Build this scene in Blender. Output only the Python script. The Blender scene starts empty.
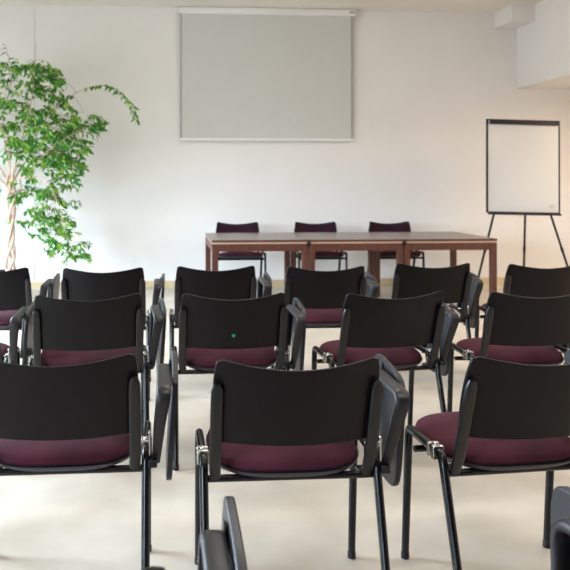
import bpy, bmesh, math, random
from mathutils import Vector, Matrix
random.seed(11)
R = math.radians
scene = bpy.context.scene
col = scene.collection

# ------------------------------------------------------------------ camera
cam_d = bpy.data.cameras.new('camera')
cam = bpy.data.objects.new('camera', cam_d)
col.objects.link(cam)
cam.location = (0, 0, 1.33)
cam.rotation_euler = (R(90), 0, R(-4.1))
cam_d.sensor_width = 36
cam_d.lens = 36 * 720 / 570
cam_d.shift_x = (285 - 212) / 570
cam_d.shift_y = -(285 - 183) / 570
cam_d.clip_start = 0.05
cam_d.dof.use_dof = True
cam_d.dof.focus_distance = 2.25
cam_d.dof.aperture_fstop = 7.0
scene.camera = cam

# ------------------------------------------------------------------ light
world = bpy.data.worlds.new('world')
scene.world = world
world.use_nodes = True
bg = world.node_tree.nodes['Background']
wn = world.node_tree
w_tc = wn.nodes.new('ShaderNodeTexCoord'); w_sp = wn.nodes.new('ShaderNodeSeparateXYZ')
w_rp = wn.nodes.new('ShaderNodeValToRGB')
wn.links.new(w_tc.outputs['Generated'], w_sp.inputs[0])
wn.links.new(w_sp.outputs['Z'], w_rp.inputs['Fac'])
w_rp.color_ramp.elements[0].color = (0.19, 0.2, 0.205, 1); w_rp.color_ramp.elements[0].position = 0.0   # ground
w_rp.color_ramp.elements[1].color = (0.66, 0.82, 1.0, 1); w_rp.color_ramp.elements[1].position = 0.06     # sky
wn.links.new(w_rp.outputs['Color'], bg.inputs['Color'])
bg.inputs['Strength'].default_value = 34.0

def area(name, loc, rot, sx, sy, power, color, portal=False):
    l = bpy.data.lights.new(name, 'AREA')
    l.shape = 'RECTANGLE'; l.size = sx; l.size_y = sy
    l.energy = power; l.color = color
    if portal: l.cycles.is_portal = True
    o = bpy.data.objects.new(name, l)
    col.objects.link(o)
    o.location = loc; o.rotation_euler = rot
    return o
# three windows in the left wall let the daylight in
WIN = [(-2.3, -0.7), (2.8, 4.6), (5.8, 7.7)]
WZ0, WZ1 = 0.25, 2.4
for y0, y1 in WIN:
    area('daylight', (-3.32, (y0+y1)/2, (WZ0+WZ1)/2), (R(90), 0, R(-90)), y1-y0, WZ1-WZ0, 1, (1, 1, 1), True)
CEIL = [(0.9, 1.2), (3.2, 1.2), (0.9, 4.6), (3.2, 4.6)]  # unseen fill lamps, added to brighten the room from above
for x, y in CEIL:
    area('ceiling_fill_light', (x, y, 3.50), (0, 0, 0), 1.1, 0.5, 26, (1.0, 0.98, 0.96))
for x, y in [(5.3, 4.2), (5.3, 6.9)]:
    area('alcove_lamp_light', (x, y, 2.42), (0, 0, 0), 0.5, 0.5, 34, (1.0, 0.72, 0.44))

vs = scene.view_settings
scene.display_settings.display_device = 'sRGB'
vs.view_transform = 'Standard'; vs.look = 'None'
vs.exposure = 0.43; vs.gamma = 1.0; vs.use_curve_mapping = False

# ------------------------------------------------------------------ helpers
def lin(c):
    c = c / 255
    return c / 12.92 if c <= 0.04045 else ((c + 0.055) / 1.055) ** 2.4
def rgb(r, g, b): return (lin(r), lin(g), lin(b), 1)

def mat(name, color, rough=0.5, metal=0.0, spec=0.5, var=None, scale=8, detail=4, bump=0.0, bscale=60, coat=0, rrange=None, stretch=None):
    m = bpy.data.materials.new(name); m.use_nodes = True
    nt = m.node_tree; b = nt.nodes['Principled BSDF']
    b.inputs['Base Color'].default_value = color
    b.inputs['Roughness'].default_value = rough
    b.inputs['Metallic'].default_value = metal
    b.inputs['Specular IOR Level'].default_value = spec
    b.inputs['Coat Weight'].default_value = coat
    tc = nt.nodes.new('ShaderNodeTexCoord')
    vec = tc.outputs['Object']
    if stretch:
        mp = nt.nodes.new('ShaderNodeMapping'); mp.inputs['Scale'].default_value = stretch
        nt.links.new(vec, mp.inputs['Vector']); vec = mp.outputs['Vector']
    if var:
        n = nt.nodes.new('ShaderNodeTexNoise'); n.inputs['Scale'].default_value = scale
        n.inputs['Detail'].default_value = detail
        nt.links.new(vec, n.inputs['Vector'])
        r = nt.nodes.new('ShaderNodeValToRGB')
        r.color_ramp.elements[0].position = 0.3; r.color_ramp.elements[1].position = 0.72
        r.color_ramp.elements[0].color = var; r.color_ramp.elements[1].color = color
        nt.links.new(n.outputs['Fac'], r.inputs['Fac'])
        nt.links.new(r.outputs['Color'], b.inputs['Base Color'])
        if rrange:
            mr = nt.nodes.new('ShaderNodeMapRange')
            mr.inputs['To Min'].default_value = rrange[0]; mr.inputs['To Max'].default_value = rrange[1]
            nt.links.new(n.outputs['Fac'], mr.inputs['Value'])
            nt.links.new(mr.outputs['Result'], b.inputs['Roughness'])
    if bump:
        n2 = nt.nodes.new('ShaderNodeTexNoise'); n2.inputs['Scale'].default_value = bscale
        nt.links.new(vec, n2.inputs['Vector'])
        bp = nt.nodes.new('ShaderNodeBump'); bp.inputs['Strength'].default_value = bump
        bp.inputs['Distance'].default_value = 0.01
        nt.links.new(n2.outputs['Fac'], bp.inputs['Height'])
        nt.links.new(bp.outputs['Normal'], b.inputs['Normal'])
    return m

M = {}
M['wall'] = mat('wall_paint', rgb(226, 223, 220), 0.75, var=rgb(221, 218, 214), scale=1.5, bump=0.05, bscale=90)
M['back_wall'] = mat('dark_unseen_wall', rgb(72, 62, 56), 0.6, var=rgb(60, 50, 45), scale=3)  # unseen wall, made dark to cut reflections in the chair shells
M['ceiling'] = mat('ceiling_paint', rgb(222, 217, 208), 0.85, var=rgb(217, 212, 203), scale=2)
M['floor'] = mat('cream_floor', rgb(213, 203, 188), 0.4, var=rgb(187, 174, 156), scale=2.6, detail=7, rrange=(0.28, 0.5))
M['baseboard'] = mat('pale_wood_trim', rgb(205, 184, 146), 0.45, var=rgb(192, 170, 130), scale=6)
M['white'] = mat('white_lacquer', rgb(225, 225, 222), 0.4)
M['fabric_screen'] = mat('matte_screen_fabric', rgb(198, 198, 194), 0.9, var=rgb(195, 195, 191), scale=3)
M['screen_edge'] = mat('screen_edge_grey', rgb(150, 150, 150), 0.7)
M['shell'] = mat('black_plastic_shell', rgb(15, 11, 14), 0.34, spec=0.2, bump=0.06, bscale=260)
M['plastic'] = mat('black_plastic', rgb(15, 13, 16), 0.34, spec=0.45)
M['arm'] = mat('charcoal_arm_plastic', rgb(22, 20, 23), 0.4, spec=0.45)
M['tablet'] = mat('charcoal_laminate', rgb(25, 24, 28), 0.4, spec=0.5)
M['tube'] = mat('black_enamelled_steel', rgb(12, 12, 15), 0.25, spec=0.4)
M['chrome'] = mat('chrome_steel', rgb(205, 203, 198), 0.18, metal=1.0)
M['purple'] = mat('plum_fabric', rgb(88, 42, 54), 0.9, spec=0.1, var=rgb(54, 24, 34), scale=5.5, detail=6, bump=0.35, bscale=420)
M['purple'].node_tree.nodes['Principled BSDF'].inputs['Sheen Weight'].default_value = 0.03
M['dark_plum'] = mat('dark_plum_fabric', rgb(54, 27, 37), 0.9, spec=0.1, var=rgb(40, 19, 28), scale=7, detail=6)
M['wood'] = mat('red_brown_wood', rgb(88, 47, 33), 0.4, var=rgb(66, 34, 24), scale=5, detail=5, stretch=(8, 8, 0.7))
M['woodtop'] = mat('brown_wood_top', rgb(94, 63, 48), 0.25, var=rgb(78, 50, 37), scale=4, detail=5, stretch=(0.8, 9, 4))
M['edge'] = mat('pale_edging', rgb(172, 148, 132), 0.4)
M['board'] = mat('white_enamel_board', rgb(184, 187, 191), 0.2)
M['frame'] = mat('navy_black_frame', rgb(22, 21, 34), 0.45, spec=0.25)
M['bark'] = mat('pale_bark', rgb(216, 188, 168), 0.8, var=rgb(172, 136, 114), scale=14, bump=0.4, bscale=50)
M['twig'] = mat('green_brown_twig', rgb(112, 116, 70), 0.8)
M['pot'] = mat('dark_pot', rgb(45, 42, 42), 0.5)
M['soil'] = mat('potting_soil', rgb(58, 44, 34), 0.95, var=rgb(36, 27, 20), scale=40)
M['green_dot'] = mat('dot_green', rgb(20, 165, 110), 0.5)
M['emblem'] = mat('grey_print', rgb(105, 107, 114), 0.6)
M['lens'] = mat('lamp_housing', rgb(230, 230, 226), 0.4)
# perforation columns in the backrest shell
def perforate(m):
    nt = m.node_tree; b = nt.nodes['Principled BSDF']
    tc = nt.nodes.new('ShaderNodeTexCoord'); sp = nt.nodes.new('ShaderNodeSeparateXYZ')
    nt.links.new(tc.outputs['Object'], sp.inputs[0])
    def mth(op, a, bb=None):
        n = nt.nodes.new('ShaderNodeMath'); n.operation = op
        for i, v in enumerate((a, bb)):
            if v is None: continue
            if isinstance(v, (int, float)): n.inputs[i].default_value = v
            else: nt.links.new(v, n.inputs[i])
        return n.outputs[0]
    dx = mth('SUBTRACT', mth('ABSOLUTE', sp.outputs[0]), 0.168)
    zz = mth('SUBTRACT', mth('FRACT', mth('MULTIPLY', sp.outputs[2], 1/0.034)), 0.5)
    zz = mth('MULTIPLY', zz, 0.034)
    d = mth('SQRT', mth('ADD', mth('MULTIPLY', dx, dx), mth('MULTIPLY', zz, zz)))
    hole = mth('LESS_THAN', d, 0.0058)
    mx = nt.nodes.new('ShaderNodeMix'); mx.data_type = 'RGBA'
    nt.links.new(hole, mx.inputs['Factor'])
    mx.inputs[6].default_value = b.inputs['Base Color'].default_value
    mx.inputs[7].default_value = (0.002, 0.002, 0.002, 1)
    nt.links.new(mx.outputs[2], b.inputs['Base Color'])
perforate(M['shell'])
def leaf_mat():
    m = mat('ficus_leaf', rgb(70, 130, 40), 0.45, spec=0.4)
    nt = m.node_tree; b = nt.nodes['Principled BSDF']
    g = nt.nodes.new('ShaderNodeNewGeometry'); r = nt.nodes.new('ShaderNodeValToRGB')
    e = r.color_ramp.elements
    e[0].color = rgb(40, 108, 44); e[1].color = rgb(152, 188, 62)
    k = e.new(0.55); k.color = rgb(74, 142, 50)
    nt.links.new(g.outputs['Random Per Island'], r.inputs['Fac'])
    nt.links.new(r.outputs['Color'], b.inputs['Base Color'])
    out = nt.nodes['Material Output']
    t = nt.nodes.new('ShaderNodeBsdfTranslucent'); nt.links.new(r.outputs['Color'], t.inputs['Color'])
    mx = nt.nodes.new('ShaderNodeMixShader'); mx.inputs[0].default_value = 0.35
    nt.links.new(b.outputs[0], mx.inputs[1]); nt.links.new(t.outputs[0], mx.inputs[2])
    nt.links.new(mx.outputs[0], out.inputs['Surface'])
    return m
M['leaf'] = leaf_mat()
def pane_mat():
    m = bpy.data.materials.new('window_glass'); m.use_nodes = True
    nt = m.node_tree; nt.nodes.remove(nt.nodes['Principled BSDF'])
    t = nt.nodes.new('ShaderNodeBsdfTransparent'); g = nt.nodes.new('ShaderNodeBsdfGlossy')
    g.inputs['Roughness'].default_value = 0.02
    mx = nt.nodes.new('ShaderNodeMixShader'); mx.inputs[0].default_value = 0.06
    nt.links.new(t.outputs[0], mx.inputs[1]); nt.links.new(g.outputs[0], mx.inputs[2])
    nt.links.new(mx.outputs[0], nt.nodes['Material Output'].inputs['Surface'])
    return m
M['pane'] = pane_mat()

def link_mesh(name, bm, material, parent=None, smooth=True, bevel=0, sub=0):
    me = bpy.data.meshes.new(name)
    bmesh.ops.recalc_face_normals(bm, faces=bm.faces)
    bm.to_mesh(me); bm.free()
    me.materials.append(material)
    if smooth:
        for p in me.polygons: p.use_smooth = True
        me.set_sharp_from_angle(angle=R(38))
    o = bpy.data.objects.new(name, me); col.objects.link(o)
    if parent: o.parent = parent
    if bevel:
        md = o.modifiers.new('bevel', 'BEVEL'); md.width = bevel; md.segments = 2; md.limit_method = 'ANGLE'
    if sub:
        md = o.modifiers.new('sub', 'SUBSURF'); md.levels = sub; md.render_levels = sub
    return o

def tag(o, label, cat, group=None):
    o['label'] = label; o['category'] = cat
    if group: o['group'] = group
    return o
def thing(name, label, cat, loc=(0, 0, 0), rz=0, group=None):
    o = bpy.data.objects.new(name, None); col.objects.link(o)
    o.empty_display_size = 0.1
    o.location = loc; o.rotation_euler = (0, 0, rz)
    return tag(o, label, cat, group)
def struct(name, bm, m, parent=None, bevel=0):
    o = link_mesh(name, bm, m, parent, smooth=False, bevel=bevel)
    if not parent: o['kind'] = 'structure'
    return o

def box(bm, x0, y0, z0, x1, y1, z1):
    v = [bm.verts.new(p) for p in ((x0,y0,z0),(x1,y0,z0),(x1,y1,z0),(x0,y1,z0),(x0,y0,z1),(x1,y0,z1),(x1,y1,z1),(x0,y1,z1))]
    for f in ((0,3,2,1),(4,5,6,7),(0,1,5,4),(1,2,6,5),(2,3,7,6),(3,0,4,7)):
        bm.faces.new([v[i] for i in f])
    return bm
def boxbm(*a): return box(bmesh.new(), *a)

def smooth_path(pts, rad=0.04, n=6):
    """round the inner corners of a polyline"""
    pts = [Vector(p) for p in pts]
    out = [pts[0]]
    for i in range(1, len(pts)-1):
        p = pts[i]; a = pts[i-1]-p; b = pts[i+1]-p
        r = min(rad, a.length*0.48, b.length*0.48)
        s = p + a.normalized()*r; e = p + b.normalized()*r
        for k in range(n+1):
            t = k/n
            out.append(s*(1-t)**2 + p*2*t*(1-t) + e*t*t)
    out.append(pts[-1])
    return out

def sweep(bm, pts, w, h=None, seg=12, side=(1, 0, 0), power=2.0, cap=True, taper=None):
    """sweep a (super)elliptic section along pts; w = half size along `side`, h = half size across"""
    if h is None: h = w
    pts = [Vector(p) for p in pts]; side = Vector(side)
    rings = []
    for i, p in enumerate(pts):
        if i == 0: t = pts[1]-p
        elif i == len(pts)-1: t = p-pts[i-1]
        else: t = (pts[i+1]-p).normalized() + (p-pts[i-1]).normalized()
        t.normalize()
        s = side - t*side.dot(t)
        if s.length < 1e-4: s = Vector((0, 1, 0)) - t*t.y
        s.normalize(); u = t.cross(s)
        k = taper[i] if taper else 1.0
        kw, kh = k if isinstance(k, tuple) else (k, k)
        ring = []
        for j in range(seg):
            a = 2*math.pi*j/seg
            ca, sa = math.cos(a), math.sin(a)
            x = math.copysign(abs(ca)**(2/power), ca)*w*kw
            y = math.copysign(abs(sa)**(2/power), sa)*h*kh
            ring.append(bm.verts.new(p + s*x + u*y))
        rings.append(ring)
    for a, b in zip(rings, rings[1:]):
        for j in range(seg):
            bm.faces.new((a[j], a[(j+1) % seg], b[(j+1) % seg], b[j]))
    if cap:
        bm.faces.new(rings[0]); bm.faces.new(rings[-1])
    return bm

def lathe(bm, prof, seg=24, center=(0, 0, 0), axis='z'):
    cx, cy, cz = center
    rings = []
    for r, z in prof:
        ring = []
        for j in range(seg):
            a = 2*math.pi*j/seg
            p = (r*math.cos(a), r*math.sin(a), z)
            if axis == 'x': p = (p[2], p[0], p[1])
            if axis == 'y': p = (p[0], p[2], p[1])
            ring.append(bm.verts.new((p[0]+cx, p[1]+cy, p[2]+cz)))
        rings.append(ring)
    for a, b in zip(rings, rings[1:]):
        for j in range(seg):
            bm.faces.new((a[j], a[(j+1) % seg], b[(j+1) % seg], b[j]))
    bm.faces.new(rings[0]); bm.faces.new(rings[-1])
    return bm

# ------------------------------------------------------------------ room shell
X0, X1, Y0, Y1, ZC = -3.2, 6.4, -2.7, 9.2, 3.57
struct('floor', boxbm(X0-.2, Y0-.2, -.15, X1+.2, Y1+.2, 0), M['floor'])
struct('ceiling', boxbm(X0-.2, Y0-.2, ZC, X1+.2, Y1+.2, ZC+.15), M['ceiling'])
struct('wall_front', boxbm(X0-.2, Y1, 0, X1+.2, Y1+.2, ZC), M['wall'])
struct('wall_right', boxbm(X1, Y0, 0, X1+.2, Y1, ZC), M['wall'])
bm = bmesh.new()
box(bm, X0-.2, Y0, 0, X0, Y1, WZ0); box(bm, X0-.2, Y0, WZ1, X0, Y1, ZC)
e = [Y0] + [v for w in WIN for v in w] + [Y1]
for a, b in zip(e[0::2], e[1::2]): box(bm, X0-.2, a, WZ0, X0, b, WZ1)
struct('wall_left', bm, M['wall'])
struct('wall_back', boxbm(X0-.2, Y0-.2, 0, X1+.2, Y0, ZC), M['back_wall'])
n = 1
for y0, y1 in WIN:
    w = bpy.data.objects.new('window_%d' % n, None); col.objects.link(w); w['kind'] = 'structure'; n += 1
    bm = bmesh.new(); t = .05; xa, xb = X0-.12, X0-.06
    box(bm, xa, y0, WZ0, xb, y0+t, WZ1); box(bm, xa, y1-t, WZ0, xb, y1, WZ1)
    box(bm, xa, y0, WZ0, xb, y1, WZ0+t); box(bm, xa, y0, WZ1-t, xb, y1, WZ1)
    ym = (y0+y1)/2; box(bm, xa, ym-.03, WZ0, xb, ym+.03, WZ1)
    struct('window_frame', bm, M['white'], w)
    struct('pane', boxbm(X0-.095, y0+t, WZ0+t, X0-.085, y1-t, WZ1-t), M['pane'], w)
    struct('window_sill', boxbm(X0-.06, y0-.03, WZ0-.03, X0+.12, y1+.03, WZ0), M['white'], w)
# dropped soffit over the alcove on the right, and the boxed-in corner beam beside it
SX, SZ = 4.69, 2.58
struct('ceiling_soffit', boxbm(SX, Y0, SZ, X1, Y1, ZC), M['wall'])
struct('trim_1', boxbm(4.388, 8.72, 3.365, SX, Y1, ZC), M['wall'])
# painted cable duct running down the front wall behind the tree
struct('trim_2', boxbm(-1.615, Y1-.012, 0.08, -1.58, Y1, ZC), M['wall'])
struct('baseboard_front', boxbm(X0, Y1-.018, 0, X1, Y1, .085), M['baseboard'])
struct('baseboard_left', boxbm(X0, Y0, 0, X0+.018, Y1-.018, .085), M['baseboard'])
struct('baseboard_right', boxbm(X1-.018, Y0, 0, X1, Y1-.018, .085), M['baseboard'])

# ------------------------------------------------------------------ added ceiling fill lamps, alcove downlights
names = ['by the left windows near the back', 'on the right side near the back', 'above the left rows of chairs', 'above the right rows of chairs']
for (x, y), nm in zip(CEIL, names):
    t = thing('ceiling_light', 'added rectangular white ceiling fill light ' + nm, 'ceiling light', (x, y, ZC), 0, 'added ceiling fill lights')
    bm = bmesh.new()
    box(bm, -.62, -.32, -.06, -.56, .32, 0); box(bm, .56, -.32, -.06, .62, .32, 0)
    box(bm, -.56, -.32, -.06, .56, -.26, 0); box(bm, -.56, .26, -.06, .56, .32, 0)
    box(bm, -.56, -.26, -.02, .56, .26, 0)
    link_mesh('lamp_housing', bm, M['lens'], t, smooth=False)
for (x, y), nm in zip([(5.3, 4.2), (5.3, 6.9)], ['nearer the middle of the room', 'nearer the front wall']):
    t = thing('ceiling_light', 'square downlight under the soffit ' + nm, 'ceiling light', (x, y, SZ), 0, 'alcove downlights')
    bm = bmesh.new()
    box(bm, -.32, -.32, -.08, -.27, .32, 0); box(bm, .27, -.32, -.08, .32, .32, 0)
    box(bm, -.27, -.32, -.08, .27, -.27, 0); box(bm, -.27, .27, -.08, .27, .32, 0)
    link_mesh('lamp_housing', bm, M['lens'], t, smooth=False)

# ------------------------------------------------------------------ chair
def lean(z): return 0.075*(0.815-z)/0.23

def make_backrest(y_off=0.0, th=0.013, zb=0.540, inset=0.0):
    NU, NV = 22, 12
    bm = bmesh.new()
    grids = []
    for layer in (0, 1):
        g = []
        for j in range(NV+1):
            t = j/NV; row = []
            hw = 0.243 + 0.008*math.sin(math.pi*min(1, max(0, t*0.95)))
            if t > 0.75: hw -= 0.003*((t-0.75)/0.25)**2
            hw -= inset
            for i in range(NU+1):
                s = -1 + 2*i/NU
                # crowd columns towards the edges for round corners
                s = math.copysign(abs(s)**0.8, s)
                x = s*hw
                zt = 0.786 + 0.032*(abs(x)/0.235)**1.8 - inset
                z0 = zb + 0.006*(abs(x)/0.235)**2 + inset
                r = 0.016; dxe = max(0, abs(x) - (hw - r))
                drop = r - math.sqrt(max(0, r*r - dxe*dxe))
                z = z0 + drop*0.9 + (zt - z0 - drop*1.6)*t
                y = lean(z) + 0.040*(x/0.235)**2 + y_off + layer*th
                row.append(bm.verts.new((x, y, z)))
            g.append(row)
        grids.append(g)
    a, b = grids
    for j in range(NV):
        for i in range(NU):
            bm.faces.new((a[j][i], a[j][i+1], a[j+1][i+1], a[j+1][i]))
            bm.faces.new((b[j][i], b[j+1][i], b[j+1][i+1], b[j][i+1]))
    rim = [(0, i) for i in range(NU)] + [(j, NU) for j in range(NV)] + [(NV, i) for i in range(NU, 0, -1)] + [(j, 0) for j in range(NV, 0, -1)]
    for k in range(len(rim)):
        p, q = rim[k], rim[(k+1) % len(rim)]
        bm.faces.new((a[p[0]][p[1]], b[p[0]][p[1]], b[q[0]][q[1]], a[q[0]][q[1]]))
    return bm

def seat_solid(prof, hx, y0, y1, yc, n=44, dome=0.0):
    """stack of superelliptic outlines; prof = [(inset, z)]"""
    bm = bmesh.new(); rings = []
    hy = (y1-y0)/2; ym = (y0+y1)/2
    for ins, z in prof:
        ring = []
        for k in range(n):
            a = 2*math.pi*k/n; ca, sa = math.cos(a), math.sin(a)
            pw = 3.4 if sa > 0 else 2.1
            x = math.copysign(abs(ca)**(2/3.6), ca)*(hx-ins)
            y = ym + math.copysign(abs(sa)**(2/pw), sa)*(hy-ins)
            ring.append(bm.verts.new((x, y, z + 0.011*(y-ym)/hy - dome*(x/hx)**2)))
        rings.append(ring)
    for a, b in zip(rings, rings[1:]):
        for j in range(n): bm.faces.new((a[j], a[(j+1) % n], b[(j+1) % n], b[j]))
    bm.faces.new(rings[0]); bm.faces.new(rings[-1])
    return bm

FW = 0.272
def make_chair(with_arm):
    t = thing('conference_chair', 'chair', 'chair')
    link_mesh('backrest', make_backrest(), M['shell'], t, bevel=0.003)
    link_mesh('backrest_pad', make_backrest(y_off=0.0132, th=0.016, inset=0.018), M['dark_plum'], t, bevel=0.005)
    for s in (-1, 1):
        pts = []
        for z in (0.742, 0.72, 0.68, 0.63, 0.58, 0.53, 0.485):
            pts.append((s*(0.2395), lean(z)+0.038-0.012, z))
        pts += [(s*.237, 0.165, 0.425), (s*.230, 0.22, 0.420)]
        tp = [(0.55, 0.55), (0.95, 0.95)] + [(1, 1)]*5 + [(.9, .8), (.8, .7)]
        link_mesh('upright', sweep(bmesh.new(), pts, 0.0185, 0.011, 14, power=3.2, taper=tp), M['plastic'], t)
    link_mesh('seat_cushion', seat_solid([(.02, .450), (.004, .452), (.0, .461), (.003, .471), (.014, .480), (.04, .488), (.09, .492), (.15, .493), (.19, .493)], 0.248, .150, .545, .35, dome=.004), M['purple'], t)
    link_mesh('seat_pan', seat_solid([(.06, .424), (.022, .426), (.002, .438), (-.004, .4495), (.004, .4495)], 0.248, .146, .545, .35), M['shell_pan'], t)
    for y, nm in ((.185, 'rear'), (.40, 'front')):
        link_mesh('crossbar', sweep(bmesh.new(), [(-FW+.004, y, .412), (FW-.004, y, .412)], .0115, seg=12, side=(0, 1, 0)), M['tube'], t)
    for s in (-1, 1):
        x = s*FW
        ft, rt = Vector((x, .439, .425)), Vector((x, .165, .425))
        fb, rb = Vector((x, .468, .012)), Vector((x, .03, .012))
        top = smooth_path([ft, (x, .436, .474), (x, .18, .470), rt], .04, 6)
        link_mesh('side_rail', sweep(bmesh.new(), top, .0140, .0150, 14), M['tube'], t)
        for a, b in ((ft, fb), (rt, rb)):
            lg = link_mesh('leg', sweep(bmesh.new(), [a, a.lerp(b, .5), b], .0140, .0150, 14, taper=[1, .97, .92]), M['tube'], t)
            link_mesh('foot_cap', lathe(bmesh.new(), [(.012, 0), (.0148, .002), (.0148, .020), (.0135, .024)], 16, (b.x, b.y, 0)), M['plastic'], lg)
        # rail clamp; its chrome stands in for highlights on glossy black plastic
        bm = bmesh.new()
        box(bm, x-.0185, .205, .448, x+.0185, .224, .4915); box(bm, x-.0185, .238, .448, x+.0185, .254, .4915)
        lathe(bm, [(.006, -.004), (.009, 0), (.009, .006), (.004, .009)], 12, (x, .231, .488))
        cb = link_mesh('clamp', bm, M['chrome'], t, bevel=.003)
        cb['label'] = 'clamp with chrome for rail highlights'
    if with_arm:
        base = link_mesh('arm_bracket', box(bmesh.new(), .280, .14, .428, .308, .215, .452), M['tube'], t, bevel=.004)
        bm = bmesh.new(); box(bm, .280, .165, .4525, .288, .190, .535)
        pl = link_mesh('bracket_plate', bm, M['chrome'], base, bevel=.003); pl['label'] = 'bright steel plate'
        path = smooth_path([(.304, .185, .435), (.318, .11, .60), (.330, .085, .684), (.330, .41, .690), (.310, .38, .435)], .055, 8)
        tp = []
        for p in path:
            k = min(1, max(0, (p.z-.44)/.24))
            tp.append((.6+.45*k, .85+.15*k))
        link_mesh('armrest', sweep(bmesh.new(), path, .0225, .0135, 16, power=3.0, taper=tp), M['arm'], t)
        # folded writing tablet hanging on the outer side of the arm
        out = [(.215, .350), (.38, .345), (.425, .38), (.495, .66), (.485, .715), (.45, .728), (.23, .708), (.185, .67), (.185, .40)]
        prof = []
        P = [Vector((0, a, b)) for a, b in out]
        for i in range(len(P)):
            p0, p1, p2 = P[i-1], P[i], P[(i+1) % len(P)]
            for k in (0, .5, 1):
                s_, e_ = p1.lerp(p0, .3), p1.lerp(p2, .3)
                prof.append(s_*(1-k)**2 + p1*2*k*(1-k) + e_*k*k)
        bm = bmesh.new(); th = .0095
        def xo(z): return .346 + (z-.36)*.062
        A = [bm.verts.new((xo(p.z)-th, p.y, p.z)) for p in prof]; B = [bm.verts.new((xo(p.z)+th, p.y, p.z)) for p in prof]
        bm.faces.new(A); bm.faces.new(B)
        for i in range(len(A)):
            j = (i+1) % len(A); bm.faces.new((A[i], A[j], B[j], B[i]))
        link_mesh('writing_tablet', bm, M['tablet'], t, bevel=.004)
        bm = lathe(bmesh.new(), [(.014, .347), (.024, .349), (.024, .352), (.020, .3555), (.012, .3565)], 20, (0, .385, .690), 'x')
        link_mesh('hinge', bm, M['arm'], t)
    return t
M['shell_pan'] = mat('black_plastic_pan', rgb(38, 36, 42), 0.4)

def copy_tree(o, parent=None):
    c = o.copy(); col.objects.link(c); c.parent = parent
    for ch in list(o.children): copy_tree(ch, c)
    return c

# name, x, y, yaw(deg), label
FR = 'writing-tablet chairs in the front row'
SEATS = [
 (-.318, 2.143, 0, 'near row of chairs', 'black plum-seated tablet chair cut by the left edge, in the large near row'),
 (.405, 2.046, 0, 'near row of chairs', 'large black plum-seated tablet chair in the middle of the near row'),
 (1.170, 2.051, 4, 'near row of chairs', 'black plum-seated tablet chair at the right end of the large near row'),
 (-1.012, 3.36, 0, 'middle row of chairs', 'chair at the left end of the middle row, mostly outside the picture'),
 (-.330, 3.33, 4, 'middle row of chairs', 'black middle-row chair left of the green-dotted chair, second from the left'),
 (.344, 3.311, 0, 'middle row of chairs', 'black chair in the middle row with a green dot on its backrest'),
 (1.115, 3.288, 6, 'middle row of chairs', 'black middle-row chair between the green-dotted one and the rightmost one'),
 (1.806, 3.268, 0, 'middle row of chairs', 'black chair at the right end of the middle row, cut by the right edge'),
 (-1.05, 4.43, 0, 'far row of chairs', 'black chair below the tree trunk, leftmost of the far row'),
 (-.348, 4.382, 0, 'far row of chairs', 'second chair from the left in the far row, right of the tree'),
 (.346, 4.421, 0, 'far row of chairs', 'far-row chair in front of the left wooden table'),
 (1.027, 4.361, 0, 'far row of chairs', 'far-row chair in front of the middle wooden table'),
 (1.755, 4.476, 0, 'far row of chairs', 'far-row chair in front of the right wooden table'),
 (2.458, 4.394, 0, 'far row of chairs', 'rightmost chair of the far row, below the flipchart easel'),
 (-.235, .925, 0, 'nearest row of chairs', 'chair at the bottom edge whose grey arm shows left of centre'),
 (.462, .905, 3, 'nearest row of chairs', 'chair at the bottom right corner of which only the arm and tablet show'),
]
proto = make_chair(True)
chairs = []
for i, (x, y, yaw, grp, lab) in enumerate(SEATS):
    o = proto if i == 0 else copy_tree(proto)
    o.location = (x, y, 0); o.rotation_euler = (0, 0, R(yaw)); o['label'] = lab; o['group'] = grp
    chairs.append(o)
# round green dot, a thin disc on one backrest
bm = lathe(bmesh.new(), [(.0085, 0), (.0085, .0012)], 20, (0, 0, 0), 'y')
st = link_mesh('dot_disc', bm, M['green_dot'], None, smooth=False)
st['label'] = 'small round green dot'
st.parent = chairs[5]; st.location = (0.0, lean(.612)-.0016, .612)

# chairs behind the table, facing the room
p2 = make_chair(False)
for i, (x, lab) in enumerate([(.945, 'black chair behind the left wooden table, facing the room'),
                              (1.915, 'black chair behind the middle wooden table, facing the room'),
                              (2.85, 'black chair behind the right wooden table, facing the room')]):
    o = p2 if i == 0 else copy_tree(p2)
    o.scale = (1.045,)*3; o.location = (x, 8.86, 0); o.rotation_euler = (0, 0, R(180)); o['label'] = lab; o['group'] = 'chairs behind the table'

# ------------------------------------------------------------------ tables
TW, TD, TH = .982, 1.08, .754
def make_table():
    t = thing('conference_table', 't', 'table')
    link_mesh('tabletop', boxbm(0, 0, TH-.024, TW, TD, TH), M['woodtop'], t, smooth=False, bevel=.003)
    bm = bmesh.new(); i = .006
    box(bm, i, i, TH-.040, TW-i, TD-i, TH-.0242)
    e = link_mesh('edging', bm, M['edge'], t, smooth=False); e['label'] = 'pale edging under the top'
    L = .062; za = TH-.0404
    for y0, y1 in ((.002, .026), (TD-.026, TD-.002)):
        link_mesh('apron', boxbm(L+.0025, y0, za-.075, TW-L-.0025, y1, za), M['wood'], t, smooth=False, bevel=.002)
    for x0, x1 in ((.002, .026), (TW-.026, TW-.002)):
        link_mesh('apron', boxbm(x0, L+.0025, za-.075, x1, TD-L-.0025, za), M['wood'], t, smooth=False, bevel=.002)
    for x0 in (.002, TW-L):
        for y0 in (.002, TD-L):
            link_mesh('leg', boxbm(x0, y0, 0, x0+L-.002, y0+L-.002, za), M['wood'], t, smooth=False, bevel=.003)
    return t
tb = make_table()
rows = []
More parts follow.
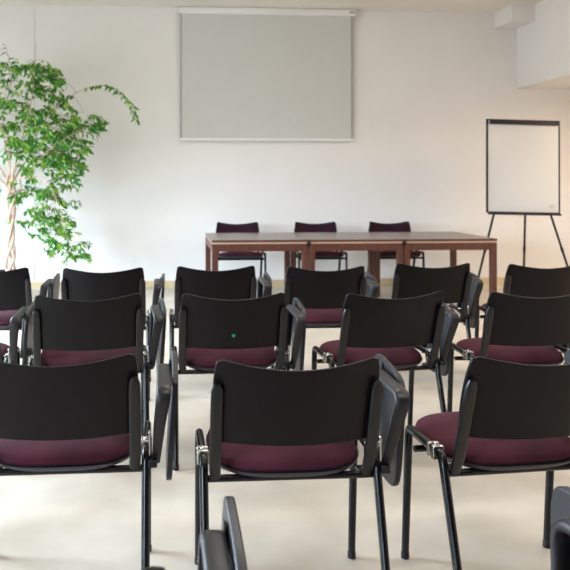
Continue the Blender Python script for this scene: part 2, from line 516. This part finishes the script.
for i, lab in enumerate(['left one of three red-brown wooden tables pushed together', 'middle one of three red-brown wooden tables pushed together',
                         'right one of three red-brown wooden tables, nearest the flipchart']):
    o = tb if i == 0 else copy_tree(tb)
    o.location = (.516+i*(TW+.008), 7.22, 0); o['label'] = lab; o['group'] = 'wooden tables in a row'
    rows.append(o)
for o in rows[:2]:
    k = link_mesh('coupling_clip', boxbm(TW-.016, -.012, .690, TW+.024, -.0002, .730), M['plastic'], o, smooth=False, bevel=.003)
    k['label'] = 'black clip joining two tables'

# ------------------------------------------------------------------ projection screen
ps = thing('projection_screen', 'white roll-down projection screen hung on the front wall under the ceiling', 'projection screen', (1.366, Y1, 0))
sw = 1.113; z1 = 3.485; z0 = 1.895
bm = bmesh.new(); box(bm, -1.145, -.085, z1, 1.145, -.003, z1+.082)
link_mesh('roller_case', bm, M['white'], ps, smooth=False, bevel=.012)
for s in (-1, 1):
    link_mesh('end_cap', boxbm(min(s*1.146, s*1.157), -.088, z1-.004, max(s*1.146, s*1.157), -.003, z1+.084), M['white'], ps, smooth=False, bevel=.004)
lb = link_mesh('label_plate', boxbm(1.065, -.0895, z1+.03, 1.12, -.0855, z1+.052), M['screen_edge'], ps, smooth=False); lb['label'] = 'small grey plate at the right end'
link_mesh('screen_fabric', boxbm(-sw+.02, -.047, z0, sw-.02, -.044, z1+.01), M['fabric_screen'], ps, smooth=False)
for s in (-1, 1):
    a, b = sorted((s*(sw-.02), s*sw)); e = link_mesh('screen_border', boxbm(a+.0005, -.0472, z0, b-.0005, -.0438, z1+.01), M['screen_edge'], ps, smooth=False); e['label'] = 'dark side border'
link_mesh('bottom_bar', sweep(bmesh.new(), [(-sw-.01, -.0455, z0-.012), (sw+.01, -.0455, z0-.012)], .018, .013, 14, side=(0, 0, 1)), M['white'], ps)
link_mesh('pull_tab', boxbm(-.02, -.0475, z0-.055, .02, -.0435, z0-.03), M['white'], ps, smooth=False, bevel=.001)

# ------------------------------------------------------------------ flipchart easel
fc = thing('flipchart_easel', 'white flipchart board with dark frame on a black tripod, right of the tables', 'flipchart', (4.128, 7.93, 0), R(0))
bw, bh = .432, 1.07
lean_f = R(2.5)
pv = Matrix.Translation((0, 0, .985)) @ Matrix.Rotation(R(1.2), 4, 'Y') @ Matrix.Rotation(-lean_f, 4, 'X')
def tilt(o): o.data.transform(pv); return o
tilt(link_mesh('board', boxbm(-bw+.015, 0, .015, bw-.015, .018, bh-.015), M['board'], fc, smooth=False))
bm = bmesh.new()
box(bm, -bw, -.006, 0, -bw+.0148, .024, bh); box(bm, bw-.0148, -.006, 0, bw, .024, bh)
box(bm, -bw+.0148, -.006, 0, bw-.0148, .024, .0148); box(bm, -bw+.0148, -.006, bh-.0148, bw-.0148, .024, bh)
tilt(link_mesh('board_frame', bm, M['frame'], fc, smooth=False, bevel=.002))
tilt(link_mesh('paper_clamp', boxbm(-bw+.03, -.028, bh-.058, bw-.03, -.007, bh-.014), M['frame'], fc, smooth=False, bevel=.006))
tilt(link_mesh('pen_tray', boxbm(-bw+.02, -.07, -.022, bw-.02, .02, -.001), M['frame'], fc, smooth=False, bevel=.004))
bm = bmesh.new()
ring = [(.335+.026*math.cos(a), -.0016, .085+.018*math.sin(a)) for a in [R(40+k*20) for k in range(15)]]
sweep(bm, ring, .003, .0012, 6, side=(0, 1, 0))
sweep(bm, [(.335, -.0016, .085), (.352, -.0016, .085)], .0012, .003, 6, side=(0, 1, 0))
em = tilt(link_mesh('emblem', bm, M['emblem'], fc)); em['label'] = 'small round grey emblem'
for top, foot in (((-.335, .03, .975), (-.62, -.05, .0)), ((.335, .03, .975), (.62, -.05, .0)), ((.045, .05, .98), (.10, .20, .0))):
    tp, ft = Vector(top), Vector(foot)
    lg = link_mesh('leg', sweep(bmesh.new(), [tp, tp.lerp(ft, .5), ft+(tp-ft)*.012], .0125, seg=10), M['frame'], fc)
    mid = tp.lerp(ft, .42); d = (ft-tp).normalized()
    link_mesh('leg_collar', sweep(bmesh.new(), [mid-d*.025, mid+d*.025], .0165, seg=10), M['frame'], lg)
    link_mesh('foot_cap', sweep(bmesh.new(), [ft+Vector((0, 0, .001)), ft-d*.04], .016, seg=10), M['plastic'], lg)

# ------------------------------------------------------------------ weeping fig
PX, PY = -1.71, 8.33; S = 87.8
tree = thing('weeping_fig_tree', 'tall weeping fig with braided pale trunk at the left of the front wall', 'plant', (PX, PY, 0))
def loc(px, py, dy=0): return Vector(((px-10)/S, dy, 1.33-(py-183)/S))
pot = link_mesh('pot', lathe(bmesh.new(), [(.13, 0), (.135, .01), (.175, .29), (.185, .30), (.185, .33), (.170, .33), (.166, .30), (.164, .285)], 32), M['pot'], tree)
link_mesh('soil', lathe(bmesh.new(), [(.15, .25), (.1635, .284), (.10, .298), (.02, .302)], 24), M['soil'], tree)
ztop = 1.42
for k in range(3):
    pts = []; tp = []
    for i in range(46):
        t = i/45; z = .295 + (ztop-.295)*t
        a = 2*math.pi*k/3 + t*10.5
        rr = .040*(1-.2*t)*(.75+.35*math.cos(a*1.0+k)) if False else .036*(1+.35*math.sin(9*t+.6))
        pts.append((rr*math.cos(a)+.02*math.sin(3*t), rr*math.sin(a), z)); tp.append(1-.3*t)
    link_mesh('trunk', sweep(bmesh.new(), pts, .021, seg=9, taper=tp), M['bark'], tree)
br = bmesh.new(); tw = bmesh.new(); fol = bmesh.new()
def limb(pts, r0, r1, seg=6):
    P = []; n_ = 7
    P = [Vector(p) for p in pts]
    Q = []
    for i in range(len(P)-1):
        a = P[max(0, i-1)]; b = P[i]; c = P[i+1]; d = P[min(len(P)-1, i+2)]
        for k in range(n_):
            t = k/n_
            Q.append(.5*((2*b)+(c-a)*t+(2*a-5*b+4*c-d)*t*t+(3*b-a-3*c+d)*t**3))
    Q.append(P[-1])
    sweep(br, Q, 1, 1, seg, taper=[r0+(r1-r0)*i/(len(Q)-1) for i in range(len(Q))])
    return Q
def leaf(p, d, L, W):
    d = d.normalized()
    up = Vector((random.uniform(-1, 1), random.uniform(-1, 1), random.uniform(.2, 1)))
    s = d.cross(up)
    if s.length < 1e-3: s = Vector((1, 0, 0))
    s.normalize(); nrm = s.cross(d)
    c = [p, p+d*L*.55+nrm*W*.10, p+d*L-nrm*W*.3]
    l = [p+d*L*.30+s*W*.42+nrm*W*.22, p+d*L*.62+s*W*.36+nrm*W*.16]
    r = [p+d*L*.30-s*W*.42+nrm*W*.22, p+d*L*.62-s*W*.36+nrm*W*.16]
    v = lambda q: fol.verts.new(q)
    c = [v(q) for q in c]; l = [v(q) for q in l]; r = [v(q) for q in r]
    fol.faces.new((c[0], c[1], l[0])); fol.faces.new((c[1], l[1], l[0])); fol.faces.new((c[1], c[2], l[1]))
    fol.faces.new((c[0], r[0], c[1])); fol.faces.new((c[1], r[0], r[1])); fol.faces.new((c[1], r[1], c[2]))
def twig(p, d, L, n, droop=.9):
    pts = []; q = p.copy(); d = d.normalized(); st = L/n
    for i in range(n+1):
        pts.append(q.copy())
        d = (d + Vector((random.gauss(0, .1), random.gauss(0, .1), -droop/n))).normalized()
        q = q + d*st
    sweep(tw, pts, .0018, seg=3, cap=False)
    for i in range(1, n+1):
        t = (pts[i]-pts[i-1]).normalized()
        side = t.cross(Vector((0, 0, 1))); 
        if side.length < .1: side = Vector((1, 0, 0))
        side.normalize()
        ang = random.uniform(-.9, .9)
        sd = Matrix.Rotation(ang, 3, t) @ side
        for s in ((1, -1) if random.random() < .45 else ((1,) if i % 2 else (-1,))):
            dd = t*.6 + sd*s*.9 + Vector((0, 0, random.uniform(-1.3, -.1)))
            leaf(pts[i], dd, random.uniform(.062, .095), random.uniform(.034, .047))
    leaf(pts[-1], d, .07, .03)
T = Vector((0, 0, ztop))
mains = [
 [(0, 0, 1.30), loc(8, 160), loc(2, 120, .05), loc(12, 80), loc(5, 45, .05)],
 [(0, 0, 1.32), loc(18, 160, -.05), loc(26, 130, -.1), loc(33, 95, -.05), loc(36, 42, 0)],
 [(0, 0, 1.28), loc(22, 165, .08), loc(42, 140, .12), loc(55, 108, .1), loc(60, 75, .1)],
 [(0, 0, 1.25), loc(28, 172, -.1), loc(55, 148, -.2), loc(80, 132, -.2), loc(95, 128, -.2)],
 [(0, 0, 1.30), loc(25, 150, .02), loc(50, 112, .05), loc(75, 92, .05), loc(100, 84, .05), loc(118, 90, .05), loc(131, 104, .05), loc(137, 120, .05)],
 [(0, 0, 1.22), loc(25, 178, -.15), loc(48, 180, -.25), loc(62, 205, -.3), loc(70, 235, -.32), loc(78, 250, -.3)],
 [(0, 0, 1.20), loc(22, 190, .1), loc(38, 195, .15), loc(48, 215, .18), loc(55, 250, .2)],
 [(0, 0, 1.30), loc(-5, 160, .05), loc(-30, 130, .1), loc(-45, 100, .1)],
 [(0, 0, 1.25), loc(-8, 170, -.1), loc(-40, 160, -.2), loc(-60, 175, -.25), loc(-68, 215, -.25)],
 [(0, 0, 1.34), loc(10, 140, -.15), loc(-8, 110, -.25), loc(-20, 75, -.25)],
]
mq = [limb(m, .012 if i not in (3, 4, 5) else .006, .002) for i, m in enumerate(mains)]
# (px, py, rx, ry, depth, twigs)
clusters = [
 (36, 88, 9, 16, .12, 10), (35, 66, 8, 12, .08, 8), (48, 70, 10, 9, .1, 6), (10, 70, 9, 11, .1, 7), (12, 118, 20, 16, .2, 13), (58, 100, 14, 12, .15, 9), (48, 128, 26, 16, .25, 24),
 (72, 128, 14, 16, .2, 15), (14, 146, 16, 15, .22, 14), (60, 150, 22, 13, .25, 22), (89, 124, 4, 9, .1, 6),
 (44, 166, 18, 10, .22, 13), (64, 164, 9, 7, .18, 8), (30, 192, 9, 8, .15, 8), (68, 178, 7, 7, .15, 6), (52, 196, 13, 10, .2, 11),
 (46, 214, 15, 9, .2, 11), (62, 226, 9, 9, .15, 8), (52, 240, 12, 8, .12, 7), (72, 246, 6, 7, .1, 6), (36, 228, 8, 9, .1, 4), (60, 252, 8, 4, .1, 3), (30, 112, 14, 10, .2, 10),
 (5, 90, 8, 12, .15, 5), (55, 78, 7, 9, .08, 4), (20, 222, 8, 8, .1, 3),
 (-15, 110, 16, 18, .25, 14), (-40, 120, 18, 16, .25, 14), (-30, 150, 22, 14, .25, 16), (-50, 165, 16, 14, .2, 10),
 (-60, 195, 12, 14, .2, 9), (-62, 225, 9, 8, .15, 5), (-18, 80, 8, 12, .15, 5), (-12, 180, 10, 10, .15, 5)]
for px, py, rx, ry, dy, n in clusters:
    for _ in range(int(n*1.75)):
        p = loc(random.gauss(px, rx*.62), random.gauss(py, ry*.62), random.uniform(-dy, dy)*1.3)
        a = random.uniform(0, 2*math.pi)
        twig(p, Vector((math.cos(a)+(.5 if px > 10 else -.5), math.sin(a)*.8, random.uniform(-.2, .7))), random.uniform(.10, .19), random.randint(3, 5), .7)
        # tie the twig to its nearest main branch
        best = min((q for Q in mq for q in Q[6:]), key=lambda q: (q-p).length)
        if (best-p).length < .5: sweep(tw, [best, best.lerp(p, .5)+Vector((0, 0, .02)), p], .0022, seg=3, cap=False)
# sparse upright tip and the long arching branch
for Q, lo in ((mq[1], 20), (mq[0], 20), (mq[2], 21), (mq[4], 24)):
    for i in range(lo, len(Q)):
        for _ in range(2 if Q is mq[4] else 1):
            if Q is not mq[4] and random.random() < .35: continue
            d = Vector((random.gauss(0, .7), random.gauss(0, .7), -.6 if Q is mq[4] else random.uniform(-.6, .5)))
            leaf(Q[i], d, random.uniform(.06, .095), random.uniform(.034, .046))
link_mesh('branches', br, M['bark'], tree)
link_mesh('twigs', tw, M['twig'], tree)
link_mesh('foliage', fol, M['leaf'], tree, smooth=False)
